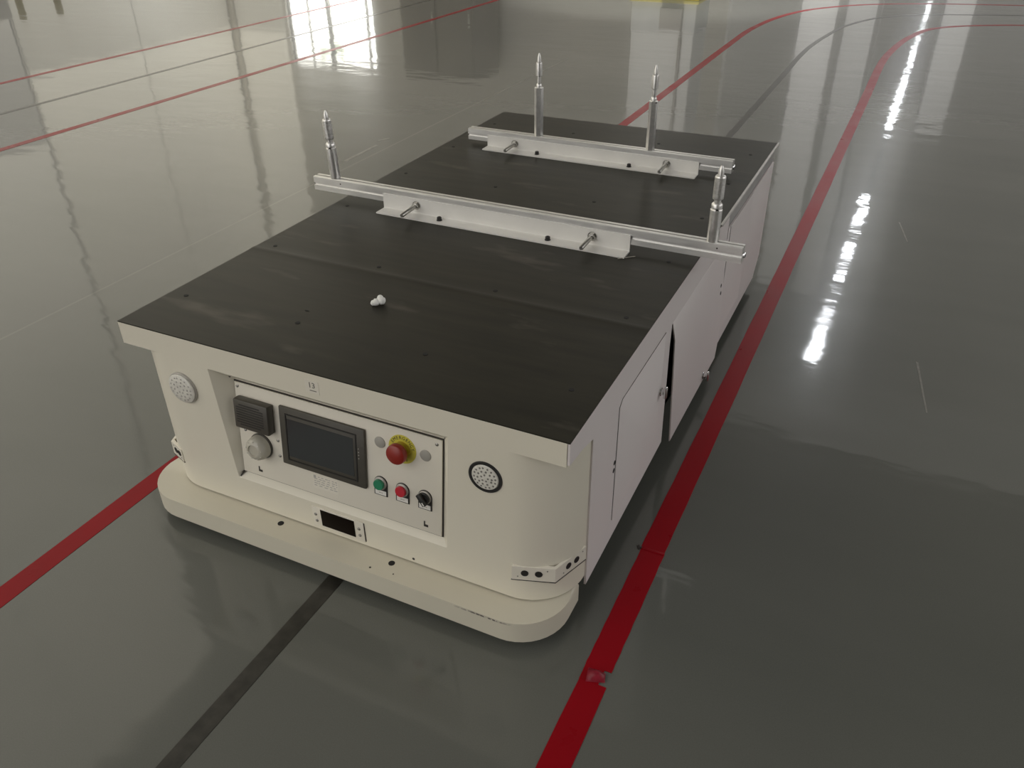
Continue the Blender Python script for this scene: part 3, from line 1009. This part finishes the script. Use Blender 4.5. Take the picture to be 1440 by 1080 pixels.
# speaker
b = B()
add_box(b, (.265, .119, PH), (.352, .1855, PH + .020), PM, .0035, 2)
spk = finish(b, 'loudspeaker', CHARC, AGV)
for k in range(9):
    v = .1290 + .0056 * k
    half = .034 if 0 < k < 8 else .026
    b = B(); add_box(b, (.307 - half, v, PH + .0195), (.307 + half, v + .0023, PH + .0206), PM); finish(b, 'grille_slat', BLACK, spk, smooth=0)
# touch screen
b = B(); add_box(b, (.3705, .0575, PH), (.5740, .1905, PH + .007), PM, .0025, 2); hmi = finish(b, 'touch_screen', CHARC, AGV)
b = B()
for lo, hi in (((.386, .070), (.556, .0725)), ((.386, .1745), (.556, .177)), ((.386, .0725), (.3885, .1745)), ((.5535, .0725), (.556, .1745))):
    add_box(b, (*lo, PH + .0068), (*hi, PH + .0082), PM)
finish(b, 'bezel_rim', BLACK, hmi, smooth=0)
b = B(); add_box(b, (.3895, .0800, PH + .0066), (.5480, .1660, PH + .0074), PM); finish(b, 'display', SCREEN, hmi, smooth=0)
b = B()
for v in (.1463, .1385, .132, .1245):
    add_cyl(b, .0012, PH + .0068, PH + .0075, PF(.5602, v), 8)
finish(b, 'indicator_dot', FAINT, hmi)
# rating sticker under the screen
b = B(); add_box(b, (.438, .017, PH), (.502, .0505, PH + .0003), PM); stk = finish(b, 'rating_label', WHITE2, panel, smooth=0)
b = B()
rr = random.Random(3)
add_box(b, (.4415, .041, PH + .0003), (.447, .0475, PH + .0005), PM)
for k in range(5):
    v = .044 - .0052 * k
    u = .4425 if k else .452
    while u < .497:
        l = rr.uniform(.003, .009)
        add_box(b, (u, v, PH + .0003), (min(u + l, .499), v + .0016, PH + .0005), PM)
        u += l + rr.uniform(.0015, .006)
finish(b, 'label_print', FAINT, stk, smooth=0)
# beacon
MBc = PF(.3125, .0780)
b = B(); add_lathe(b, [(.0285, PH), (.0285, PH + .003), (.027, PH + .0045)], MBc, 36); bc = finish(b, 'signal_beacon', CHARC, AGV)
b = B(); add_lathe(b, [(.0265, PH + .0045), (.0262, PH + .014), (.024, PH + .021), (.0185, PH + .0265), (.0135, PH + .0275), (.0125, PH + .025), (0, PH + .025)], MBc, 36)
finish(b, 'beacon_dome', mat('clear_beacon_plastic', (.62, .59, .50), .16, trans=.25, var=.08, vscale=30), bc)
b = B()
for k in range(9):
    a0 = 2 * math.pi * k / 9
    add_box(b, (-.0012, .0190, PH + .022), (.0012, .0210, PH + .0270), MBc @ Matrix.Rotation(a0, 4, 'Z'), .0005, 1)
finish(b, 'dome_rib', LENS, bc)
# plugs
for u, v in ((.6055, .171), (.7055, .1715)):
    b = B(); add_lathe(b, [(.0118, PH), (.0118, PH + .001), (.0105, PH + .0018), (0, PH + .0018)], PF(u, v), 28); finish(b, 'hole_plug', GREYPLUG, panel)
# emergency stop
ME = PF(.6555, .1705)
b = B(); add_cyl(b, .0300, PH, PH + .0012, ME, 48); es = finish(b, 'emergency_stop', YELLOW, AGV)
b = B()
word = 'EMERGENCY'
for k, ch in enumerate(word):
    a = math.radians(150 - k * 17.0)
    text_mesh(b, ch, .0094, ME @ Matrix.Rotation(a - math.pi / 2, 4, 'Z') @ Matrix.Translation((0, .0242, PH + .0013)), .0002)
finish(b, 'legend_text', INK, es, smooth=0)
b = B()
for k, ch in enumerate('STOP'):
    a = math.radians(-116 + k * 17.0)
    text_mesh(b, ch, .0085, ME @ Matrix.Rotation(a + math.pi / 2, 4, 'Z') @ Matrix.Translation((0, -.0242, PH + .0013)), .0002)
finish(b, 'legend_text', INK, es, smooth=0)
b = B(); add_lathe(b, [(.0165, PH + .0012), (.0165, PH + .005), (.013, PH + .006), (.013, PH + .013)], ME, 32); finish(b, 'collar', mat('dark_yellow', (.42, .31, .02), .5), es)
b = B(); add_lathe(b, [(.013, PH + .012), (.0185, PH + .013), (.0205, PH + .016), (.0205, PH + .023), (.0195, PH + .0265), (.016, PH + .029), (0, PH + .030)], ME, 36); finish(b, 'mushroom_head', RED, es)
# push buttons and selector
def legend_outline():
    pts = [(-.0150, -.0285), (.0150, -.0285)]
    for k in range(19):
        a = math.radians(180 * k / 18)
        pts.append((.0150 * math.cos(a), .0150 * math.sin(a)))
    return pts
for u, nm, m, lb in ((.605, 'push_button', GREEN, 'green push button'), (.6545, 'push_button', REDB, 'red push button'), (.7045, 'selector_switch', BLACK, 'black rotary selector')):
    M = PF(u, .0800)
    b = B(); add_prism(b, legend_outline(), PH, PH + .002, M, .0006); o = finish(b, nm, BLACK, AGV); tag(o, lb)
    b = B(); add_box(b, (-.0125, -.0265, PH + .002), (.0125, -.0165, PH + .0024), M); finish(b, 'legend_insert', PAPER, o, smooth=0)
    b = B()
    for q in ((-.004, -.0015), (-.0005, .0015), (.0025, .0045)):
        add_box(b, (q[0], -.0228, PH + .0024), (q[1], -.0205, PH + .0026), M)
    finish(b, 'legend_print', FAINT, o, smooth=0)
    b = B(); add_lathe(b, [(.0140, PH + .002), (.0140, PH + .004), (.0125, PH + .0052), (.0105, PH + .0055)], M, 32); finish(b, 'bezel_ring', BEZEL, o)
    if nm == 'push_button':
        b = B(); add_lathe(b, [(.0105, PH + .005), (.0112, PH + .006), (.0112, PH + .0105), (.0102, PH + .0118), (0, PH + .012)], M, 28); finish(b, 'button_cap', m, o)
    else:
        b = B(); add_lathe(b, [(.0125, PH + .005), (.0125, PH + .008), (.011, PH + .0095), (0, PH + .0095)], M, 28)
        add_box(b, (-.0048, -.0130, PH + .009), (.0048, .0135, PH + .0175), M @ Matrix.Rotation(math.radians(38), 4, 'Z'), .0015)
        finish(b, 'selector_knob', m, o)
        b = B(); add_box(b, (-.0012, -.0115, PH + .0174), (.0012, -.004, PH + .0180), M @ Matrix.Rotation(math.radians(38), 4, 'Z')); finish(b, 'pointer_mark', PAPER, o, smooth=0)

# ================================================================ fixture rails
def extrusion_profile(wd, h):
    """rail cross-section in (y, z): slots in front, back, top"""
    s, d = .0040, .0055
    hy = wd / 2
    zc = h * .46
    ctop = .0
    return [(-hy, 0), (hy, 0), (hy, zc - s), (hy - d, zc - s), (hy - d, zc + s), (hy, zc + s), (hy, h - .0015), (hy - .0015, h),
            (s * .8, h), (s * .8, h - d), (-s * .8, h - d), (-s * .8, h), (-hy + .0015, h), (-hy, h - .0015), (-hy, zc + s), (-hy + d, zc + s), (-hy + d, zc - s), (-hy, zc - s)]

def rail(xa, xb, yc, rot, z0, wd, h, bx0, bx1, lab, posts, bolts, screws, pinholes):
    """one rail with its angle bracket; rot tilts it slightly about z"""
    xm = (xa + xb) / 2
    T = Matrix.Translation((xm, yc, 0)) @ Matrix.Rotation(rot, 4, 'Z')
    b = B()
    prof = extrusion_profile(wd, h)
    M = T @ Matrix(((0, 0, 1, xa - xm), (1, 0, 0, 0), (0, 1, 0, z0), (0, 0, 0, 1)))
    add_prism(b, prof, 0, xb - xa, M)
    r = finish(b, 'fixture_rail', ALU, AGV, smooth=25)
    tag(r, lab)
    # bolt in each end
    for xe, sgn in ((xa, -1), (xb, 1)):
        b = B(); Me = T @ frame((xe - xm, 0, z0 + h * .46), (sgn, 0, 0))
        add_lathe(b, [(.0075, 0), (.0075, .004), (.006, .0055), (.0035, .0055), (.0035, .003), (0, .003)], Me, 18); finish(b, 'end_bolt', CHROME, r)
    # angle bracket
    b = B()
    yf = -wd / 2
    t = .0035
    L = .042
    add_prism(b, [(yf - L, 0), (yf, 0), (yf, z0 + h * .62 - HD), (yf - t, z0 + h * .62 - HD), (yf - t, t + .0015), (yf - t - .0015, t), (yf - L, t)], bx0 - xm, bx1 - xm,
              T @ Matrix(((0, 0, 1, 0), (1, 0, 0, 0), (0, 1, 0, HD), (0, 0, 0, 1))))
    finish(b, 'angle_bracket', ANGLE, r, smooth=25)
    for x in bolts:
        Mb = T @ frame((x - xm, yf - t, z0 + .006), (0, -1, -.05))
        b = B(); add_lathe(b, [(.0115, 0), (.0115, .002)], Mb, 20)
        hexp = [(.0092 * math.cos(math.pi * k / 3), .0092 * math.sin(math.pi * k / 3)) for k in range(6)]
        add_prism(b, hexp, .002, .010, Mb, .001)
        add_lathe(b, [(.0056, .009), (.0056, .070), (.0046, .0725)], Mb, 16)
        finish(b, 'clamp_bolt', BOLTST, r)
    for x in screws:
        Ms = T @ frame((x - xm, yf - L * .52, HD + t), (0, 0, 1))
        b = B(); add_lathe(b, [(.0075, 0), (.0075, .0012), (.0062, .0014), (.0062, .008), (.005, .0092), (.003, .0092), (.003, .005), (0, .005)], Ms, 18)
        finish(b, 'cap_screw', BLACK, r)
    for x in pinholes:
        b = B(); add_cyl(b, .002, 0, .0004, T @ frame((x - xm, yf, z0 + h * .72), (0, -1, 0)), 10); finish(b, 'rail_hole', INK, r)
    for x, rp, hz_, kind, lean in posts:
        zt = z0 + h
        Mp = T @ Matrix.Translation((x - xm, 0, zt)) @ Matrix.Rotation(lean, 4, 'Y')
        b = B()
        n = 6 if kind == 'hex' else 24
        add_lathe(b, [(rp * .98, 0), (rp, .001), (rp, hz_ - .0015), (rp * .93, hz_)], Mp @ Matrix.Rotation(.35, 4, 'Z'), n)
        finish(b, 'standoff_post', STEEL, r, smooth=25)
        b = B()
        z = hz_
        k = rp / .0125
        if kind == 'hex':
            prof = [(.0085, z), (.0085, z + .006), (.0068, z + .010), (.0058, z + .011), (.0058, z + .032), (.0098, z + .034), (.0098, z + .068), (.0088, z + .0715), (.0062, z + .073), (.0056, z + .086), (.002, z + .098), (0, z + .099)]
        else:
            prof = [(.0105, z), (.0105, z + .001), (.0125, z + .003), (.0125, z + .010), (.0105, z + .013), (.0080, z + .015), (.0080, z + .021), (.0118, z + .023)]
            zz = z + .024
            for q in range(7):
                prof += [(.0122, zz), (.0122, zz + .0052), (.0113, zz + .0057), (.0113, zz + .0063)]
                zz += .0068
            prof += [(.0120, zz), (.0108, zz + .003), (.0068, zz + .004), (.0064, zz + .015), (.0024, zz + .025), (0, zz + .026)]
        add_lathe(b, prof, Mp, 20)
        finish(b, 'locating_pin', STEEL, r, smooth=40)
        if kind == 'hex':
            b = B(); add_cyl(b, .0032, 0, .0125, Mp @ frame((.0, 0, hz_ - .004), (.8, -.6, 0)), 12)
            finish(b, 'grub_screw', BLACK, r)
        else:
            b = B(); add_cyl(b, .0034, 0, .0132, Mp @ frame((.0, 0, hz_ - .001), (.35, -.94, 0)), 12)
            finish(b, 'grub_screw', BLACK, r)

rail(-.082, 1.102, .7800, -.0135, .4945, .027, .0375, .148, .842,
     'longer aluminium rail across the deck, nearer the front',
     [(-.016, .0135, .083, 'round', -.04), (1.030, .0135, .076, 'round', .0)], (.252, .747), (.331, .638), (.008, 1.045))
rail(.074, .938, 1.4000, -.008, .4910, .030, .0355, .146, .843,
     'shorter aluminium rail across the deck, at the rear',
     [(.320, .0140, .148, 'hex', 0), (.686, .0130, .143, 'hex', .0)], (.245, .746), (.331, .636), ())

# ================================================================ litter on the deck
fo = B()
for c, r in (((.4465, .279, HD + .0075), .0078), ((.455, .287, HD + .009), .0088), ((.450, .290, HD + .013), .0065), ((.4415, .276, HD + .006), .006)):
    bmesh.ops.create_icosphere(fo, subdivisions=3, radius=r, matrix=Matrix.Translation(c))
for v in fo.verts:
    v.co += Vector((random.uniform(-1, 1), random.uniform(-1, 1), random.uniform(-1, 1))) * .0005
    v.co.z = max(v.co.z, HD + .0004)
o = finish(fo, 'foam_scrap', FOAM, smooth=60)
tag(o, 'small white foam crumb lying on the front half of the dark deck', 'scrap')
cu = B()
p0, p1 = Vector((.829, .712, HD + .0012)), Vector((.862, .742, HD + .0012))
add_cyl(cu, .0009, 0, (p1 - p0).length, frame(p0, p1 - p0), 8)
tag(finish(cu, 'straw_thread', mat('pale_thread', (.45, .42, .36), .7)), 'thin pale thread on the deck at the right end of the front angle bracket', 'thread')
